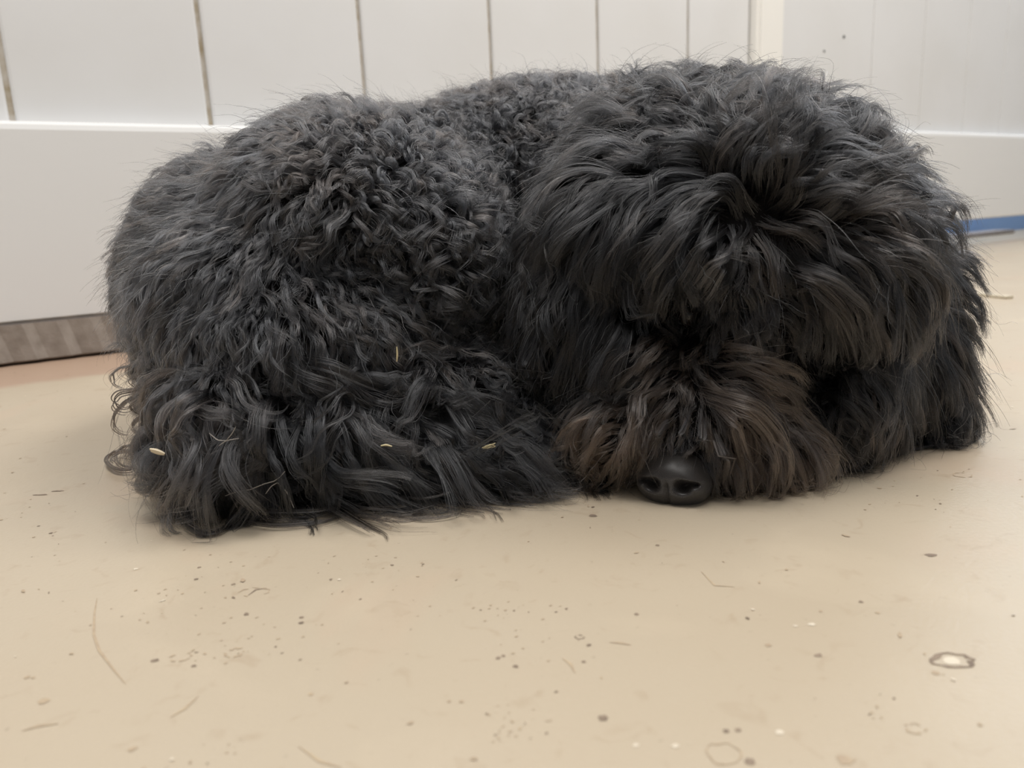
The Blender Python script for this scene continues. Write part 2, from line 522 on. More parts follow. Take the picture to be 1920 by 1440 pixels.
def hit(px, py):
    d = ray(px, py); d = d / np.linalg.norm(d)
    loc, n, i, dist = BVH.ray_cast(Vector(EYE), Vector(d))
    if loc is None:
        best = None
        for k in np.linspace(.4, 1.0, 40):
            q = BVH.find_nearest(Vector(EYE + d * k))
            if best is None or q[3] < best[3]: best = q
        loc, n = best[0], best[1]
    return np.array(loc), np.array(n)


# ---- nose leather and eyes
NOSE_C = at(1265, 894, .458)
M_nose = material('black_nose_leather', (0.042, 0.036, 0.034), 0.34, 0.6, bump=(60.0, .8, .02))
M_nose.node_tree.nodes['Principled BSDF'].inputs['Coat Weight'].default_value = .6
M_nose.node_tree.nodes['Principled BSDF'].inputs['Coat Roughness'].default_value = .38
bm = bmesh.new()
bmesh.ops.create_icosphere(bm, subdivisions=6, radius=1.0)
g = lambda x, y, a, b, sx, sy: math.exp(-((x - a) / sx) ** 2 - ((y - b) / sy) ** 2)
for v in bm.verts:
    x, y, z = v.co
    X, Y_, Z = x * (1 - .16 * y), y * .84, z * .80
    if y > 0: Z -= .22 * y * y
    fz = max(0.0, z)
    Z += fz * (.10 * g(x, y, .62, -.25, .32, .36) + .10 * g(x, y, -.62, -.25, .32, .36))
    X += fz * .10 * (g(x, y, .62, -.25, .3, .4) - g(x, y, -.62, -.25, .3, .4))
    for sg in (-1, 1):
        xx = x * sg
        q = g(xx, y, .36, -.20, .15, .17) + .8 * g(xx, y, .58, -.10, .17, .08)
        Z -= fz * .50 * min(1, q)
    if y < .05: Z -= fz * .10 * math.exp(-(x / .06) ** 2) * min(1, (.05 - y) * 4)
    v.co = (X, Y_, Z)
nose = from_bm('nose', bm, M_nose, dog, smooth=True)
vd = nrm_ = (EYE - NOSE_C) / np.linalg.norm(EYE - NOSE_C)
Rn = np.stack([XR, np.cross(vd, XR), vd], 1)
nose.matrix_local = Matrix.Translation(Vector(NOSE_C - DOGLOC)) @ Matrix([[*r_, 0] for r_ in Rn.tolist()] + [[0, 0, 0, 1]]) @ Matrix.Rotation(math.radians(-22), 4, 'Y') @ Matrix.Rotation(math.radians(-9), 4, 'Z') @ Matrix.Rotation(math.radians(8), 4, 'X') @ Matrix.Diagonal((.0252, .0232, .0225, 1))
M_eye = material('dark_eye', (0.012, 0.007, 0.005), 0.06, 0.6)
for (px, py) in ((1288, 596), (1500, 646)):
    p, q = hit(px, py)
    bm = bmesh.new()
    bmesh.ops.create_uvsphere(bm, u_segments=24, v_segments=16, radius=.0098)
    e = from_bm('eye', bm, M_eye, dog, smooth=True)
    e.location = p - q * .0035 - DOGLOC

# ---- grooming guides: pixel seen in the photograph, flow, length (m), lift, curl radius (m), turns, brown, region
BODY, HEAD, EAR, MUZ, TAIL = range(5)
G = [
    # rump and flank: short wavy coat sweeping down and to the left
    (230, 480, -.7, .4, .026, .55, .002, 1.0, 0, BODY), (240, 590, -.4, .8, .024, .5, .002, 1.0, 0, BODY), (300, 400, -.9, .1, .026, .5, .002, 1, 0, BODY),
    (400, 310, -.9, .0, .026, .5, .002, 1, 0, BODY), (500, 240, -.9, -.1, .026, .5, .002, 1, 0, BODY), (620, 195, -.9, -.1, .026, .5, .0025, 1, .1, BODY),
    (740, 195, -.6, -.1, .024, .5, .003, 1.2, .1, BODY), (860, 180, -.3, -.4, .024, .5, .003, 1.2, .1, BODY), (1000, 160, -.1, -.7, .026, .5, .003, 1.2, 0, BODY),
    (1130, 140, .0, -.9, .026, .5, .003, 1.1, 0, BODY), (380, 450, -.6, .7, .028, .35, .002, 1, 0, BODY), (340, 560, -.4, .9, .030, .35, .002, 1, 0, BODY),
    (480, 360, -.8, .5, .028, .35, .002, 1, 0, BODY), (480, 480, -.3, .9, .028, .35, .0022, 1, 0, BODY), (450, 600, -.1, 1, .030, .35, .0025, 1, 0, BODY),
    (580, 300, -.9, .2, .024, .4, .003, 1.2, .1, BODY), (600, 420, -.5, .8, .026, .35, .003, 1, 0, BODY), (580, 540, .1, .9, .028, .35, .003, 1, 0, BODY),
    (700, 290, -.4, .5, .022, .45, .0042, 1.5, .1, BODY), (720, 400, .0, .9, .028, .5, .0056, 1.2, 0, BODY), (690, 510, .5, .8, .028, .4, .004, 1.1, 0, BODY),
    (800, 300, .0, .5, .024, .6, .0060, 1.3, 0, BODY), (800, 400, .3, .8, .030, .6, .0072, 1.25, 0, BODY), (790, 500, .5, .8, .032, .6, .0072, 1.2, 0, BODY),
    (890, 350, .3, .7, .026, .6, .0066, 1.3, 0, BODY), (900, 460, .4, .8, .032, .6, .0072, 1.2, 0, BODY), (880, 560, .5, .8, .032, .5, .0066, 1.2, 0, BODY),
    (800, 600, .6, .7, .028, .4, .004, 1.2, 0, BODY), (680, 610, .4, .9, .030, .35, .003, 1, 0, BODY), (560, 640, .2, .9, .032, .35, .003, 1, 0, BODY),
    (420, 680, .0, 1, .032, .35, .003, 1, 0, BODY), (250, 690, .0, 1, .020, .25, .003, 1, 0, BODY), (240, 630, -.1, 1, .020, .3, .002, 1, 0, BODY), (300, 660, -.1, 1, .028, .4, .004, 1, 0, BODY),
    (900, 250, .1, .5, .022, .5, .0042, 1.5, 0, BODY), (1000, 260, -.1, .6, .022, .5, .004, 1.4, 0, BODY), (1080, 230, -.3, .5, .024, .5, .004, 1.3, 0, BODY),
    (960, 380, -.1, .8, .022, .45, .004, 1.4, 0, BODY), (960, 560, 0, .9, .02, .4, .003, 1, 0, BODY), (890, 695, .6, .5, .016, .5, .003, 1.2, 0, BODY),
    # crown and topknot
    (1230, 150, .1, -.9, .034, .6, .003, .8, 0, HEAD), (1330, 140, .3, -.9, .036, .85, .004, .8, 0, HEAD), (1430, 140, .4, -.8, .038, .95, .004, .8, 0, HEAD),
    (1540, 180, .7, -.5, .040, .95, .004, .8, 0, HEAD), (1620, 230, .9, -.5, .042, .95, .004, .8, 0, HEAD), (1690, 300, 1, -.3, .044, .95, .004, .8, 0, HEAD),
    (1740, 380, 1, -.1, .044, .9, .004, .8, 0, HEAD), (1780, 470, 1, .3, .042, .8, .004, .7, 0, HEAD),
    (1250, 230, -.4, -.6, .040, .5, .004, .8, 0, HEAD), (1360, 230, .0, -1, .044, .55, .004, .8, 0, HEAD), (1470, 240, .5, -.7, .044, .55, .004, .8, 0, HEAD),
    (1570, 290, .9, -.3, .045, .5, .004, .8, 0, HEAD), (1660, 390, 1, .0, .045, .45, .004, .7, 0, HEAD),
    (1390, 310, -.1, -1, .044, .8, .007, .8, 0, HEAD), (1450, 330, .0, -1, .046, .9, .007, .8, 0, HEAD), (1400, 380, -.3, -.6, .044, .9, .006, .7, 0, HEAD), (1460, 390, .2, -.5, .044, .9, .006, .7, 0, HEAD), (1530, 370, .7, -.4, .045, .7, .006, .7, .1, HEAD), (1590, 410, .5, -.6, .045, .7, .006, .7, .3, HEAD),
    (1290, 300, -.9, -.1, .050, .5, .004, .6, 0, HEAD), (1180, 300, -.9, .2, .050, .4, .004, .7, 0, HEAD), (1230, 370, -1, .4, .060, .4, .003, .6, 0, HEAD),
    (1340, 380, -.8, .3, .055, .45, .003, .5, 0, HEAD), (1310, 440, -.7, .8, .042, .4, .003, .5, 0, HEAD), (1370, 440, -.4, .9, .032, .4, .003, .5, .1, HEAD),
    (1345, 500, -.6, .9, .024, .5, .002, .4, 0, HEAD), (1300, 540, -.3, 1, .016, .6, .002, .3, 0, HEAD), (1260, 600, -.5, .9, .012, .2, .001, .3, 0, HEAD), (1310, 610, -.3, .9, .010, .2, .001, .3, .1, HEAD), (1250, 460, -.7, .8, .048, .35, .003, .5, 0, HEAD), (1235, 560, -.4, 1, .040, .35, .003, .5, 0, HEAD),
    (1430, 430, .5, .8, .034, .45, .003, .6, .2, HEAD), (1430, 500, .1, 1, .020, .35, .002, .5, .2, HEAD), (1395, 540, -.1, 1, .022, .3, .002, .5, .2, HEAD),
    (1510, 470, 1, .2, .044, .45, .003, .6, .2, HEAD), (1490, 540, .9, .4, .036, .45, .002, .4, .15, HEAD), (1560, 560, .7, .8, .046, .4, .002, .4, .1, HEAD),
    (1600, 480, 1, .3, .050, .45, .003, .6, .1, HEAD), (1585, 640, .0, 1, .040, .35, .002, .4, .1, HEAD), (1620, 570, .6, .9, .055, .35, .003, .5, 0, HEAD),
    (1380, 600, -.1, .9, .018, .3, .001, .4, .25, HEAD), (1450, 640, .2, .9, .012, .2, .001, .4, .2, HEAD), (1510, 680, .2, 1, .012, .2, .001, .4, .1, HEAD), (1300, 600, -.4, .7, .018, .3, .001, .4, .1, HEAD),
    (1540, 740, .3, 1, .040, .3, .003, .6, .2, HEAD), (1600, 780, .1, 1, .045, .3, .003, .6, .15, HEAD), (1620, 700, .2, 1, .05, .3, .003, .5, .1, HEAD), (1200, 690, -.3, 1, .035, .3, .003, .5, 0, HEAD),
    # left ear
    (1130, 370, -.9, .5, .060, .35, .004, .7, 0, EAR), (1060, 430, -.9, .5, .055, .4, .005, .9, 0, EAR), (1150, 470, -.7, .8, .060, .3, .003, .6, 0, EAR),
    (1040, 540, -.5, .9, .050, .35, .004, .8, 0, EAR), (1110, 580, -.4, 1, .055, .3, .003, .7, 0, EAR), (1170, 570, -.35, 1, .055, .3, .003, .6, 0, EAR),
    (1040, 660, -.3, 1, .040, .35, .004, .9, 0, EAR), (1110, 690, -.3, 1, .040, .3, .004, .8, 0, EAR),
    # right ear
    (1700, 480, .9, .6, .055, .35, .004, .7, 0, EAR), (1790, 560, .8, .7, .050, .35, .004, .8, 0, EAR), (1690, 590, .4, 1, .060, .3, .003, .6, 0, EAR),
    (1760, 650, .3, 1, .060, .3, .003, .6, 0, EAR), (1810, 680, .4, 1, .045, .3, .003, .6, 0, EAR), (1690, 700, .1, 1, .060, .25, .003, .6, .05, EAR),
    (1750, 780, .1, 1, .045, .25, .003, .6, 0, EAR), (1810, 790, .2, 1, .035, .3, .003, .6, 0, EAR), (1690, 810, -.2, 1, .035, .2, .003, .6, 0, EAR),
    # muzzle and moustache, brownish
    (1295, 680, -.1, .6, .020, .45, .002, .6, .45, MUZ), (1300, 640, .0, -.5, .018, .45, .002, .6, .3, MUZ), (1235, 670, -.9, .1, .035, .45, .002, .5, .5, MUZ),
    (1180, 710, -1, .4, .050, .4, .002, .5, .6, MUZ), (1130, 770, -.9, .6, .050, .35, .002, .5, .8, MUZ), (1220, 750, -.9, .5, .050, .4, .002, .5, .6, MUZ),
    (1100, 830, -.6, .9, .035, .3, .002, .6, .95, MUZ), (1180, 820, -.5, .9, .038, .3, .003, .6, .8, MUZ), (1240, 800, -.7, .7, .038, .4, .002, .5, .5, MUZ),
    (1290, 760, .0, .9, .012, .3, .001, .4, .3, MUZ), (1290, 820, -.1, 1, .014, .3, .001, .4, .1, MUZ), (1265, 835, -.1, 1, .013, .3, .001, .4, .1, MUZ), (1225, 850, -.4, .9, .016, .25, .002, .4, .3, MUZ), (1190, 880, -.6, .8, .02, .2, .002, .5, .5, MUZ),
    (1370, 680, .8, -.1, .030, .45, .002, .5, .4, MUZ), (1430, 700, 1, .2, .035, .45, .002, .5, .4, MUZ), (1360, 750, .8, .3, .042, .45, .002, .5, .45, MUZ),
    (1430, 770, .9, .6, .050, .4, .002, .5, .45, MUZ), (1500, 810, .7, .9, .050, .35, .002, .5, .5, MUZ), (1350, 800, .5, .8, .038, .4, .002, .5, .35, MUZ),
    (1400, 840, .4, 1, .045, .35, .002, .5, .5, MUZ), (1470, 870, .4, 1, .040, .3, .002, .5, .55, MUZ), (1530, 880, .3, 1, .035, .3, .002, .5, .6, MUZ),
    (1370, 900, .2, 1, .022, .2, .002, .5, .35, MUZ), (1260, 900, 0, 1, .008, .2, .001, .4, 0, MUZ),
    # tail and feathering that spreads over the floor
    (250, 740, -.1, 1, .028, .4, .009, 1.1, .15, TAIL), (290, 820, -.15, 1, .040, .4, .010, 1.2, .2, TAIL), (350, 760, -.2, 1, .065, .35, .009, 1, .1, TAIL),
    (380, 870, -.1, 1, .050, .25, .009, 1, .1, TAIL), (450, 780, .2, 1, .085, .35, .010, 1.1, 0, TAIL), (470, 900, .3, 1, .050, .3, .008, 1, .1, TAIL),
    (550, 720, .8, .3, .090, .4, .009, 1, 0, TAIL), (580, 820, .6, .9, .085, .35, .009, 1, 0, TAIL), (600, 910, .6, .8, .055, .25, .006, .9, .2, TAIL),
    (680, 740, 1, .3, .100, .35, .007, .9, 0, TAIL), (700, 830, .9, .5, .095, .3, .006, .8, 0, TAIL), (730, 910, .8, .6, .065, .25, .005, .8, .2, TAIL),
    (800, 780, 1, .3, .100, .3, .004, .7, 0, TAIL), (830, 860, 1, .4, .095, .25, .004, .7, 0, TAIL), (930, 820, 1, .3, .090, .3, .003, .6, 0, TAIL),
    (950, 890, 1, .3, .075, .2, .003, .6, .1, TAIL), (1040, 860, 1, .3, .055, .25, .003, .6, 0, TAIL),
]
gp_, gn_, gd_, ga_ = [], [], [], []
for (px, py, dx, dy, ln, lift, cr, tn, br, rg) in G:
    p, n_ = hit(px, py)
    gp_.append(p); gn_.append(n_)
    d3 = XR * dx - UP * dy
    gd_.append(d3); ga_.append((ln, lift, cr, tn, br, rg))
GP = np.array(gp_); GN = np.array(gn_); GD = np.array(gd_); GA = np.array(ga_)


def field(P, N, region=None):
    d2 = ((P[:, None, :] - GP[None]) ** 2).sum(-1)
    sim = np.clip((1.15 + N @ GN.T) / 2.15, .02, 1) ** 2
    wt = sim / (d2 + .006 ** 2) ** 2
    if region is not None:
        wt = wt * np.where(region[:, None] == GA[None, :, 5], 1.0, .12)
    wt /= wt.sum(1, keepdims=True)
    return wt @ GD, wt @ GA[:, :5], GA[np.argmax(wt, 1), 5].astype(int)


def nrm(a): return a / (np.linalg.norm(a, axis=-1, keepdims=True) + 1e-9)


# ---- root points over the coat
_c = np.round(V[T].mean(1), 5)
tri = V[T][np.lexsort((_c[:, 2], _c[:, 1], _c[:, 0]))]
cr = np.cross(tri[:, 1] - tri[:, 0], tri[:, 2] - tri[:, 0])
ar = np.linalg.norm(cr, axis=1) / 2
tn_ = nrm(cr)
cen = tri.mean(1)
facing = (tn_ * nrm(EYE - cen)).sum(1)
wgt = ar * np.where(facing > -.35, 1.0, .35) * (cen[:, 2] > .004)
# leave the nose leather bare
wgt = wgt * (np.linalg.norm(cen - NOSE_C, axis=1) > .0205)
for sc_, dp_, rd_ in SOCK:
    vd = (sc_ - EYE) / np.linalg.norm(sc_ - EYE)
    rel = cen - sc_
    lat = np.linalg.norm(rel - (rel @ vd)[:, None] * vd, axis=1)
    wgt = wgt * (1 - .97 * np.exp(-(lat / (rd_ * 1.0)) ** 4) * (np.abs(rel @ vd) < .07))


def sample(n, wv):
    i = rng.choice(len(wv), n, p=wv / wv.sum())
    a, b = rng.random(n), rng.random(n)
    f = a + b > 1
    a[f], b[f] = 1 - a[f], 1 - b[f]
    t = tri[i]
    return t[:, 0] + (t[:, 1] - t[:, 0]) * a[:, None] + (t[:, 2] - t[:, 0]) * b[:, None], tn_[i]


N_ROOT = 460000
R, RN = sample(N_ROOT, wgt)
_, RA, RR = None, None, None
RAa = np.empty((N_ROOT, 5)); RRr = np.empty(N_ROOT, int)
for k in range(0, N_ROOT, 20000):
    s_ = slice(k, k + 20000)
    _, RAa[s_], RRr[s_] = field(R[s_], RN[s_])
LOCK_DENS = {BODY: 24, HEAD: 44, EAR: 46, MUZ: 40, TAIL: 60}     # strands in a lock
STEPS = {BODY: 12, HEAD: 14, EAR: 14, MUZ: 12, TAIL: 24}


def noise3(P, sc, seed):
    out = np.empty(P.shape)
    for i, p in enumerate(P):
        out[i] = noise.noise_vector(Vector(p * sc) + Vector((seed, seed * 2, seed * 3)))
    return out


def grow(P, N, rg, K, rand=.4):
    """locks of hair following the groomed flow, kept out of the body and the floor"""
    n = len(P)
    _, A, _ = field(P, N, np.full(n, rg))
    ln = A[:, 0] * rng.uniform(.68, 1.25, n)
    path = np.empty((n, K, 3)); path[:, 0] = P
    cur = P.copy(); nn = N.copy()
    wob = noise3(P, 28.0, 3.1) * .55 + rng.normal(0, rand * .55, (n, 3))
    lvar = rng.uniform(.45, 1.65, n)
    layer = rng.uniform(0.0005, .007, n) * np.clip(ln / .03, .5, 1.4)
    nor = np.empty((n, K, 3)); nor[:, 0] = nn
    prev = None
    for k in range(1, K):
        t = k / (K - 1)
        d, A2, _ = field(cur, nn, np.full(n, rg))
        d = d + wob * np.linalg.norm(d, axis=1, keepdims=True)
        tg = d - nn * (d * nn).sum(1, keepdims=True)
        m = np.linalg.norm(tg, axis=1, keepdims=True)
        tg = nrm(tg)
        lift = (lvar * A[:, 1] * (1 - .9 * t))[:, None] * (1.15 if rg == BODY else 1.2)
        d = tg + nn * lift + np.array([0, 0, -1.0]) * (.25 * t if rg == BODY else .5 * t if rg == HEAD else .75 * t)
        d = nrm(d)
        if prev is not None: d = nrm(d * .55 + prev * .45)
        prev = d
        cur = cur + d * (ln / (K - 1))[:, None]
        for i in range(n):
            loc, q, _, dist = BVH.find_nearest(Vector(cur[i]))
            v = cur[i] - np.array(loc); q = np.array(q)
            sd = dist if v @ q > 0 else -dist
            lo = layer[i] * min(1, t * 3) + .0004
            if sd < lo: cur[i] = np.array(loc) + q * lo
            if sd < .02: nn[i] = q
        cur[:, 2] = np.maximum(cur[:, 2], .0012 + layer * .5)
        path[:, k] = cur; nor[:, k] = nn
    return path, nor, A, ln


def frames(path, nor):
    tg = nrm(np.gradient(path, axis=1))
    b = nrm(np.cross(tg, nor)); nn = nrm(np.cross(b, tg))
    return tg, b, nn


def curves_object(name, strands, radii, colours, mat):
    """strands (n,K,3) -> one hair curves object"""
    cv = bpy.data.hair_curves.new(name)
    n, K, _ = strands.shape
    cv.add_curves([K] * n)
    cv.attributes['position'].data.foreach_set('vector', strands.astype(np.float32).ravel()) if 'position' in cv.attributes else None
    ra = cv.attributes.get('radius') or cv.attributes.new('radius', 'FLOAT', 'POINT')
    ra.data.foreach_set('value', radii.astype(np.float32).ravel())
    ca = cv.attributes.new('strand_colour', 'FLOAT_COLOR', 'CURVE')
    ca.data.foreach_set('color', np.concatenate([colours, np.ones((n, 1))], 1).astype(np.float32).ravel())
    return dogpart(name, cv, mat)


M_hair = bpy.data.materials.new('black_fur'); M_hair.use_nodes = True
nh = M_hair.node_tree; nh.nodes.clear()
ho = nh.nodes.new('ShaderNodeOutputMaterial'); hb = nh.nodes.new('ShaderNodeBsdfHairPrincipled')
hb.parametrization = 'COLOR'
hb.inputs['Roughness'].default_value = .27; hb.inputs['Radial Roughness'].default_value = .42
hb.inputs['Random Roughness'].default_value = .2
ha = nh.nodes.new('ShaderNodeAttribute'); ha.attribute_name = 'strand_colour'
nh.links.new(ha.outputs['Color'], hb.inputs['Color']); nh.links.new(hb.outputs[0], ho.inputs[0])

BLACK = np.array([.0085, .0088, .0098]); BROWN = np.array([.050, .035, .025])
TONE = {BODY: 2.3, HEAD: .88, EAR: .95, MUZ: 1.6, TAIL: 1.7}; GREY = np.array([.30, .28, .26])  # hair colour gain per region; BODY raised to imitate hazy light on the coat


SUB = 9


def dress(name, rg, clump_tip, thick):
    idx = np.where(RRr == rg)[0]
    K = STEPS[rg]
    nl = max(20, len(idx) // LOCK_DENS[rg])
    lk = rng.choice(idx, nl, replace=False)
    path, nor, A, ln = grow(R[lk], RN[lk], rg, K, .8 if rg == TAIL else .7 if rg == HEAD else .45)
    tg, b, nn = frames(path, nor)
    t = np.linspace(0, 1, K)
    crad = A[:, 2] * rng.uniform(.5, 1.3, nl); turns = A[:, 3] * rng.uniform(.7, 1.3, nl)
    ph = rng.uniform(0, 6.28, nl); sgn = rng.choice([-1, 1], nl)
    kd = KDTree(nl)
    for i, j in enumerate(lk): kd.insert(Vector(R[j]), i)
    kd.balance()
    own = np.array([kd.find(Vector(R[j]))[1] for j in idx])
    n = len(idx)
    off = R[idx] - R[lk][own]
    # offset carried along the lock in its own moving frame
    o_t = (off * tg[own, 0]).sum(1); o_b = (off * b[own, 0]).sum(1); o_n = (off * nn[own, 0]).sum(1)
    tip = np.clip(rng.normal(clump_tip, .12, n), .05, 1.1)
    prof = 1 + (tip[:, None] - 1) * (t[None] ** .7)
    ns_ = max(30, n // SUB)                        # wisps inside a lock
    sub = rng.choice(n, ns_, replace=False)
    kd2 = KDTree(ns_)
    for i, j in enumerate(sub): kd2.insert(Vector(R[idx[j]]), i)
    kd2.balance()
    own2 = np.array([kd2.find(Vector(R[j]))[1] for j in idx])
    own = own[sub][own2]
    off = R[idx] - R[lk][own]
    o_t = (off * tg[own, 0]).sum(1); o_b = (off * b[own, 0]).sum(1); o_n = (off * nn[own, 0]).sum(1)
    s_t, s_b, s_n = o_t[sub][own2], o_b[sub][own2], o_n[sub][own2]
    stip = tip[sub][own2]
    p_s = 1 + (stip[:, None] - 1) * (t[None] ** .7)
    p_c = 1 + (np.clip(rng.normal(.18, .12, n), .02, .6)[:, None] - 1) * (t[None] ** .55)
    mixo = lambda a, c: a[:, None] * p_s + (c - a)[:, None] * p_s * p_c
    st = path[own] + tg[own] * mixo(s_t, o_t)[:, :, None] + b[own] * mixo(s_b, o_b)[:, :, None] + nn[own] * mixo(s_n, o_n)[:, :, None]
    sw = rng.normal(0, 1, (ns_, 2))[own2] * (ln[own] * .055)[:, None]
    st = st + (b[own] * sw[:, 0][:, None, None] + nn[own] * np.abs(sw[:, 1])[:, None, None]) * (t ** 1.4)[None, :, None]
    lnoise = rng.normal(0, 1, (n, 2))
    cr_ = (crad[own] * rng.uniform(.75, 1.2, n))[:, None] * np.clip(t * 1.8, 0, 1)[None]
    an = (ph[own] + rng.normal(0, .35, ns_)[own2] + rng.normal(0, .10, n))[:, None] + (sgn[own] * turns[own])[:, None] * t[None] * 6.283
    c0 = np.cos((ph[own]))[:, None]
    st = st + b[own] * (cr_ * np.cos(an))[:, :, None] + nn[own] * (cr_ * .8 * np.sin(an) + cr_ * .5)[:, :, None]
    # small individual waviness and fly-aways
    fz = (rng.random(n) < .10) * rng.uniform(.002, .010, n) + rng.uniform(.0002, .0016, n)
    wv = rng.normal(0, 1, (n, 2))
    fr = rng.uniform(3, 8, n); p2 = rng.uniform(0, 6.28, n)
    st = st + (b[own] * (wv[:, 0] * fz)[:, None, None] + nn[own] * (np.abs(wv[:, 1]) * fz)[:, None, None]) * (t ** 1.3)[None, :, None]
    st = st + b[own] * (.0005 * np.sin(fr[:, None] * t[None] * 6.28 / 3 + p2[:, None]))[:, :, None] * (t[None, :, None] ** .5)
    # strand length differs a little inside a lock
    cut = np.clip(rng.normal(.90, .13, ns_)[own2] + rng.normal(0, .05, n), .4, 1.0)
    s2 = cut[:, None] * t[None] * (K - 1)
    i0 = np.clip(s2.astype(int), 0, K - 2); fr_ = (s2 - i0)[:, :, None]
    ar_ = np.arange(n)[:, None]
    st = st[ar_, i0] * (1 - fr_) + st[ar_, i0 + 1] * fr_
    st[:, :, 2] = np.maximum(st[:, :, 2], .0006 + .0006 * rng.random(n)[:, None])
    rad = thick * rng.uniform(.7, 1.3, n)[:, None] * (1 - .75 * t[None] ** 2)
    br = np.clip((RAa[idx, 4] - .04) * (1.0 if rg == MUZ else .7) + rng.normal(0, .08, n) + rng.normal(0, .10, nl)[own], 0, 1)[:, None]
    co = BLACK * (1 - br) + BROWN * br
    co = TONE[rg] * co * rng.uniform(.75, 1.3, n)[:, None] * rng.uniform(.75, 1.3, nl)[own][:, None] * (rng.uniform(.45, 1.75, ns_)[own2])[:, None]
    gy = rng.random(n) < .006
    co[gy] = GREY * rng.uniform(.5, 1.1, gy.sum())[:, None]
    if rg in (TAIL, BODY):
        hs, hc = hero() if rg == TAIL else ringlets()
        st = np.concatenate([st, hs]); co = np.concatenate([co, hc])
        rad = np.concatenate([rad, np.repeat(thick * (1 - .6 * t[None] ** 2), len(hs), 0)])
    o = curves_object(name, st, rad, co, M_hair)
    return o


def spline(P, K):
    P = np.array(P, float)
    d = np.r_[0, np.cumsum(np.linalg.norm(np.diff(P, axis=0), axis=1))]
    u = np.linspace(0, d[-1], K * 3)
    Q = np.stack([np.interp(u, d, P[:, k]) for k in range(3)], 1)
    for _ in range(14):
        Q[1:-1] = (Q[:-2] + 2 * Q[1:-1] + Q[2:]) / 4
    return Q[np.linspace(0, len(Q) - 1, K).round().astype(int)]


# single locks of the feathering: points in the photograph with height above floor, or None = lying on the coat
LOCKS = [
    ([(275, 850), (235, 842), (203, 848), (196, 866), (220, 883), (252, 882), (264, 868), (243, 853), (215, 853), (204, 866)], .006, 44, .0014, .3),
    ([(262, 850), (225, 850), (206, 862), (222, 876), (246, 876)], .010, 26, .0011, .3),
    ([(290, 870), (258, 892), (252, 912), (275, 926), (305, 922), (328, 898), (335, 870)], .004, 44, .0013, .3),
    ([(300, 850), (280, 880), (272, 905), (290, 920)], .012, 26, .0012, .3),
    ([(355, 890), (340, 925), (340, 960), (358, 990), (392, 1004), (425, 990), (436, 966), (420, 950)], .004, 80, .0018, .1),
    ([(360, 900), (350, 940), (356, 975), (385, 994), (410, 985)], .009, 36, .0014, .1),
    ([(285, 735), (235, 752), (212, 778), (212, 806), (235, 818), (262, 812)], -.56, 44, .0013, .25),
    ([(265, 690), (228, 688), (208, 702), (212, 722), (238, 732)], -.60, 36, .0012, .1),
    ([(400, 940), (450, 968), (520, 980), (600, 976), (660, 955), (700, 938)], .004, 60, .004, .1),
    ([(520, 950), (570, 968), (598, 985), (598, 1003), (584, 1010)], .002, 40, .004, 0),
    ([(590, 940), (640, 962), (690, 985), (728, 1000), (742, 1030)], .002, 55, .006, .1),
    ([(650, 930), (730, 955), (800, 968), (850, 962), (862, 950)], .003, 55, .005, .1),
    ([(720, 915), (800, 940), (870, 955), (915, 960), (930, 985)], .002, 40, .006, .1),
    ([(620, 950), (680, 975), (760, 985), (820, 975)], .002, 40, .005, .1),
    ([(480, 675), (456, 705), (456, 745), (478, 775), (512, 788), (540, 775)], None, 70, .0045, 0),
    ([(540, 680), (595, 705), (630, 750), (632, 800), (605, 838), (560, 855), (520, 850)], None, 80, .005, 0),
    ([(630, 790), (640, 840), (655, 890), (690, 925), (725, 932)], None, 60, .004, 0),
    ([(760, 760), (830, 790), (875, 835), (910, 870), (960, 890)], None, 80, .005, 0),
    ([(950, 790), (965, 830), (972, 870), (990, 905)], None, 60, .004, 0),
    ([(545, 672), (620, 672), (690, 700), (750, 720), (795, 712), (818, 690)], None, 60, .0035, 0),
    ([(640, 730), (700, 715), (750, 695), (768, 665), (772, 645)], None, 36, .0025, 0),
    ([(560, 860), (500, 856), (455, 835), (432, 795), (445, 755)], None, 60, .0045, 0),
    ([(470, 850), (480, 890), (475, 930), (460, 950)], None, 50, .004, 0),
    ([(330, 720), (300, 760), (290, 810), (305, 850), (340, 860)], None, 60, .0045, .2),
    ([(400, 740), (370, 770), (360, 815), (385, 850), (425, 850), (440, 825)], None, 60, .0045, .1),
    ([(700, 880), (660, 870), (655, 895), (690, 910), (730, 890), (740, 860)], None, 50, .004, .1),
    ([(1470, 505), (1520, 520), (1560, 560), (1584, 610), (1580, 655), (1555, 700)], None, 110, .0045, .1),
    ([(1480, 490), (1545, 510), (1595, 560), (1612, 620), (1600, 680)], None, 90, .0045, .05),
    ([(1360, 430), (1320, 460), (1290, 510), (1272, 560)], None, 90, .004, 0),
    ([(1370, 455), (1345, 490), (1325, 530), (1318, 566)], None, 80, .0035, 0),
    ([(1340, 400), (1285, 435), (1240, 495), (1215, 560), (1200, 620)], None, 100, .005, 0),
    ([(1270, 720), (1215, 748), (1186, 790), (1182, 835), (1200, 872)], None, 60, .003, .3),
    ([(1330, 745), (1365, 785), (1378, 830), (1390, 870)], None, 60, .003, .3),
    ([(1310, 730), (1380, 760), (1430, 810), (1450, 870), (1440, 930)], None, 90, .0045, .4),
    ([(1380, 740), (1460, 780), (1520, 840), (1550, 890), (1545, 935)], None, 100, .005, .5),
    ([(1660, 700), (1690, 780), (1740, 840), (1800, 855), (1835, 858)], None, 40, .003, 0),
    ([(820, 850), (880, 860), (940, 880), (1010, 895), (1085, 893)], None, 70, .006, 0),
    ([(1040, 905), (1070, 900), (1110, 890), (1145, 880)], .006, 20, .002, 1.0),
    ([(1145, 878), (1110, 890), (1080, 918), (1065, 924), (1056, 908)], .004, 14, .0012, .5),
]

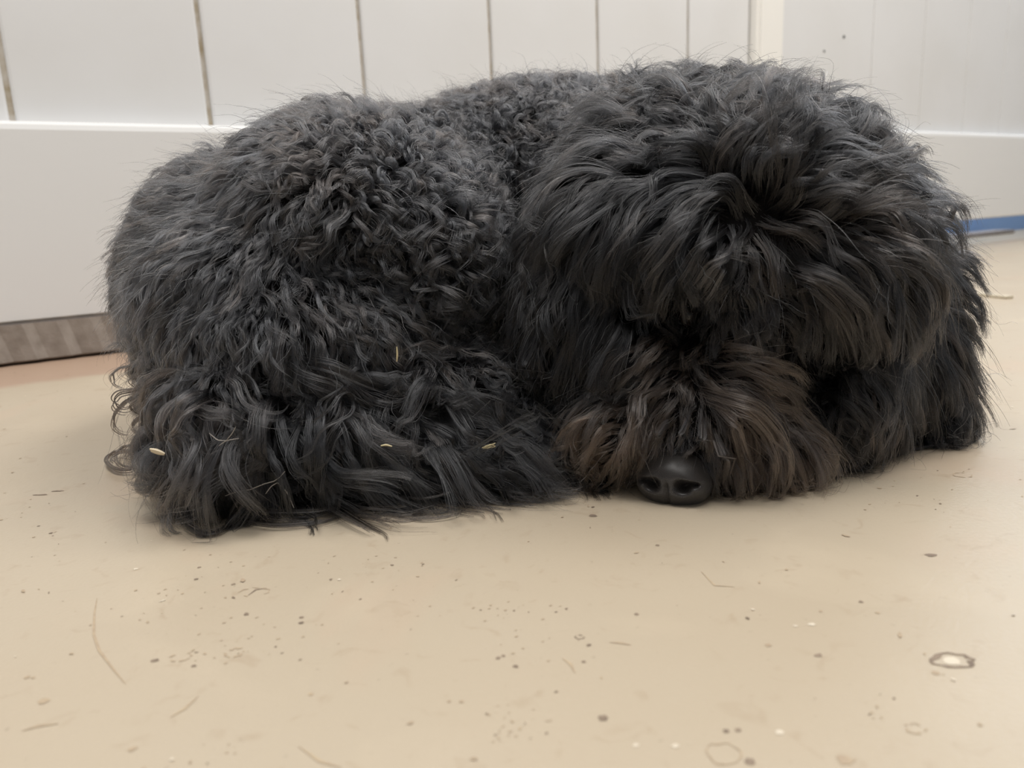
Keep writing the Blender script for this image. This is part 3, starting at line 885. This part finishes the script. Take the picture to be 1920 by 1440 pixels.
LOCKS += [([(1292, 770), (1284, 805), (1270, 842)], None, 36, .0022, .1), ([(1316, 775), (1318, 815), (1312, 855)], None, 40, .0022, .1), ([(1262, 775), (1240, 812), (1226, 850)], None, 36, .0022, .15), ([(1340, 800), (1350, 850), (1345, 900)], None, 40, .0025, .2)]
for _ in range(46):                                  # wisps that trail off the lower edge of the tail
    x = rng.uniform(380, 1020); y = 968 - .075 * abs(x - 560) - rng.uniform(10, 30)
    dx = rng.uniform(.1, 1.0) * (1 if x > 480 else rng.choice([-1, 1])); L = rng.uniform(30, 85); cu = rng.uniform(-.9, .9)
    P = []; a_ = rng.uniform(.1, .8)
    for k in range(6):
        P.append((x, y)); x += dx * L / 5 * math.cos(a_) * 1.3; y += L / 5 * math.sin(a_) * .55; a_ += cu * .45
    LOCKS.append((P, .003, int(rng.integers(6, 26)), rng.uniform(.0012, .004), .15))
for _ in range(14):                                  # open ringlets at the left end of the tail
    x, y = rng.uniform(228, 300), rng.uniform(700, 930)
    x += max(0, (y - 850)) * .7
    r = rng.uniform(17, 32); a_ = rng.uniform(-1.5, 0)
    P = [(x + 26, y - 24)] + [(x + r * math.cos(a_ - k * .8) * (1 - .05 * k), y + r * .85 * math.sin(a_ - k * .8) * (1 - .05 * k)) for k in range(8)]
    LOCKS.append((P, -.53 if y < 850 else .007, int(rng.integers(24, 46)), .0013, .2))


def hero():
    st, co, K = [], [], STEPS[TAIL]
    for pts, z, n, sp, br in LOCKS:
        if z is None:
            P = []
            for k, q in enumerate(pts):
                p, nq = hit(*q)
                e = min(1.0, k / 1.0) * (1.0 if k < len(pts) - 1 else .6)
                P.append(p + (nq * .011 + nrm(EYE - p) * .010) * e)
        else:
            P = [at(*q, -z) if z < 0 else fl(*q, z * (1 - .6 * k / len(pts))) for k, q in enumerate(pts)]
        Q = spline(P, K)
        tg = nrm(np.gradient(Q, axis=0)); a = nrm(np.cross(tg, [0, .3, 1.0])); b_ = nrm(np.cross(tg, a))
        t = np.linspace(0, 1, K)
        nw = max(3, n // 8)
        wo = rng.normal(0, sp * .75, (nw, 2)); wl = rng.uniform(.72, 1.0, nw); ws = rng.uniform(0, .22, nw) * (z is None)
        wb = rng.normal(0, sp * .8, (nw, 2)); wc = rng.uniform(.45, 1.8, nw)
        for k in range(n):
            w_ = k % nw
            r = rng.normal(0, sp * .22, 2)
            sh = np.sin(t * math.pi) ** .7 * .5 + .5
            stray = (rng.random() < .10) * rng.normal(0, sp * 1.5, 2)[:, None] * t ** 1.5
            o1 = (wo[w_, 0] * sh + wb[w_, 0] * t ** 2 + r[0] * (1.1 - .8 * t) + stray[0])
            o2 = (wo[w_, 1] * sh + wb[w_, 1] * t ** 2 + r[1] * (1.1 - .8 * t) + stray[1])
            S_ = Q + a * o1[:, None] + b_ * o2[:, None]
            c_ = wl[w_] * rng.uniform(.93, 1.0)
            u_ = ws[w_] + t * (c_ - ws[w_])
            S_ = np.stack([np.interp(u_, t, S_[:, m]) for m in range(3)], 1)
            S_[:, 2] = np.maximum(S_[:, 2], .0006 + .0008 * rng.random())
            st.append(S_)
            bb = np.clip(br + rng.normal(0, .1), 0, 1)
            co.append((BLACK * (1 - bb) + BROWN * bb) * TONE[TAIL] * wc[w_] * rng.uniform(.7, 1.4))
    return np.array(st), np.array(co)


def ringlets():
    """tight hooded curls over the flank beside the neck"""
    st, co, K = [], [], STEPS[BODY]
    t = np.linspace(0, 1, K)
    spots = []
    while len(spots) < 150:
        x, y = rng.uniform(660, 960), rng.uniform(225, 590)
        if y > 590 - (960 - x) * .25 or y < 225 + (960 - x) * .12: continue
        if any((x - a) ** 2 + (y - b) ** 2 < 20 ** 2 for a, b in spots): continue
        spots.append((x, y))
    for x, y in spots:
        p, q = hit(x, y)
        up_ = nrm(UP - q * (UP @ q)); rt = nrm(np.cross(up_, q))
        r0 = rng.uniform(.0055, .0105); tw = rng.normal(-.35, .6)
        e1 = rt * math.cos(tw) + up_ * math.sin(tw); e2 = -rt * math.sin(tw) + up_ * math.cos(tw)
        th = math.radians(-35) + t * math.radians(rng.uniform(210, 330)) * rng.choice([1, 1, 1, -1])
        hgt = rng.uniform(.009, .015)
        tone = rng.uniform(.6, 1.6)
        nw = 7
        wr = rng.uniform(.35, 1.1, nw); wh = rng.uniform(-.004, .004, nw); wt = rng.uniform(.6, 1.6, nw)
        for k in range(56):
            j = k % nw
            rr = r0 * (wr[j] + rng.normal(0, .07)) * (1.0 - .35 * t)
            S_ = p + np.outer(rr * np.cos(th), e1) + np.outer(rr * np.sin(th), e2) + np.outer((hgt + wh[j] + rng.normal(0, .0008)) * np.sin(np.clip(t * 1.25 + .12, 0, 1) * math.pi) ** .5, q)
            c_ = rng.uniform(.75, 1.0)
            st.append(np.stack([np.interp(t * c_, t, S_[:, m]) for m in range(3)], 1))
            co.append(BLACK * TONE[BODY] * tone * wt[j] * rng.uniform(.75, 1.3))
    return np.array(st), np.array(co)


dress('body_coat', BODY, .45, .00015)
dress('head_hair', HEAD, .28, .00015)
dress('ear_hair', EAR, .30, .00015)
dress('moustache', MUZ, .28, .00015)['label'] = 'brown tinged moustache hair'
nose['label'] = 'shiny black nose with two nostrils'
dress('tail_hair', TAIL, .16, .00015)['label'] = 'long loose tail hair spread over the floor'

# ------------------------------------------------------------------ bits of straw and root caught in the coat
M_straw = material('pale_straw', (0.62, 0.53, 0.32), .6, .3)
M_root = material('dry_rootlet', (0.34, 0.31, 0.28), .7, .3)
M_chip = material('wood_shaving', (0.66, 0.56, 0.40), .6, .3)


def sliver(bm, P, wd):
    """a thin tapering stalk of five sides along the points"""
    P = spline(P, 9)
    tg = nrm(np.gradient(P, axis=0)); a = nrm(np.cross(tg, [.2, .4, 1.0])); b_ = np.cross(tg, a)
    rings = []
    for i in range(9):
        k = wd * (.35 + .65 * math.sin(math.pi * (i + 1) / 10))
        rings.append([bm.verts.new(Vector(P[i] + a[i] * k * math.cos(q) + b_[i] * k * math.sin(q))) for q in np.arange(5) * 1.2566])
    for i in range(8):
        for j in range(5):
            bm.faces.new([rings[i][j], rings[i][(j + 1) % 5], rings[i + 1][(j + 1) % 5], rings[i + 1][j]])
    bm.faces.new(rings[0][::-1]); bm.faces.new(rings[-1])


def debris(name, paths, wd, mat, label, cat, up):
    bm = bmesh.new()
    p, n_ = hit(*np.mean([q for pts in paths for q in pts], 0))
    p = p + n_ * .008 + nrm(EYE - p) * up
    for pts in paths: sliver(bm, [at(x, y, p[1]) for x, y in pts], wd)
    o = from_bm(name, bm, mat)
    return tag(o, label, cat)


debris('straw_shred', [[(904, 840), (917, 836), (929, 831)], [(906, 841), (918, 839), (929, 837)], [(908, 838), (919, 834), (927, 835)]], .0006, M_straw,
       'split pale yellow straw shred on the tail hair beside the moustache', 'straw', .020)
debris('straw_stalk', [[(744, 650), (745, 664), (744, 678)]], .0006, M_straw, 'short dull straw stalk standing upright in the fur above the tail', 'straw', .018)
debris('straw_flake', [[(714, 836), (724, 834), (735, 837)]], .0006, M_straw, 'tiny straw flake lying on the middle of the tail curls', 'straw', .022)
debris('wood_shaving', [[(281, 842), (295, 845), (309, 851)], [(283, 845), (297, 849), (308, 852)]], .0011, M_chip, 'pale wood shaving caught in the leftmost tail curls', 'wood shaving', .056)
debris('rootlet', [[(422, 930), (450, 918), (472, 922), (490, 905), (518, 906), (534, 884)], [(498, 926), (508, 912), (520, 905)], [(520, 905), (538, 922), (551, 952)]], .0003, M_root,
       'thin grey branching rootlet on the tail hair near its lower edge', 'rootlet', .05)
debris('dry_sprig', [[(392, 812), (408, 826), (424, 826)], [(424, 826), (436, 812), (442, 800)], [(410, 836), (424, 826), (448, 822)]], .00025, M_root,
       'small dry star shaped sprig on the round left tail curl', 'sprig', .022)
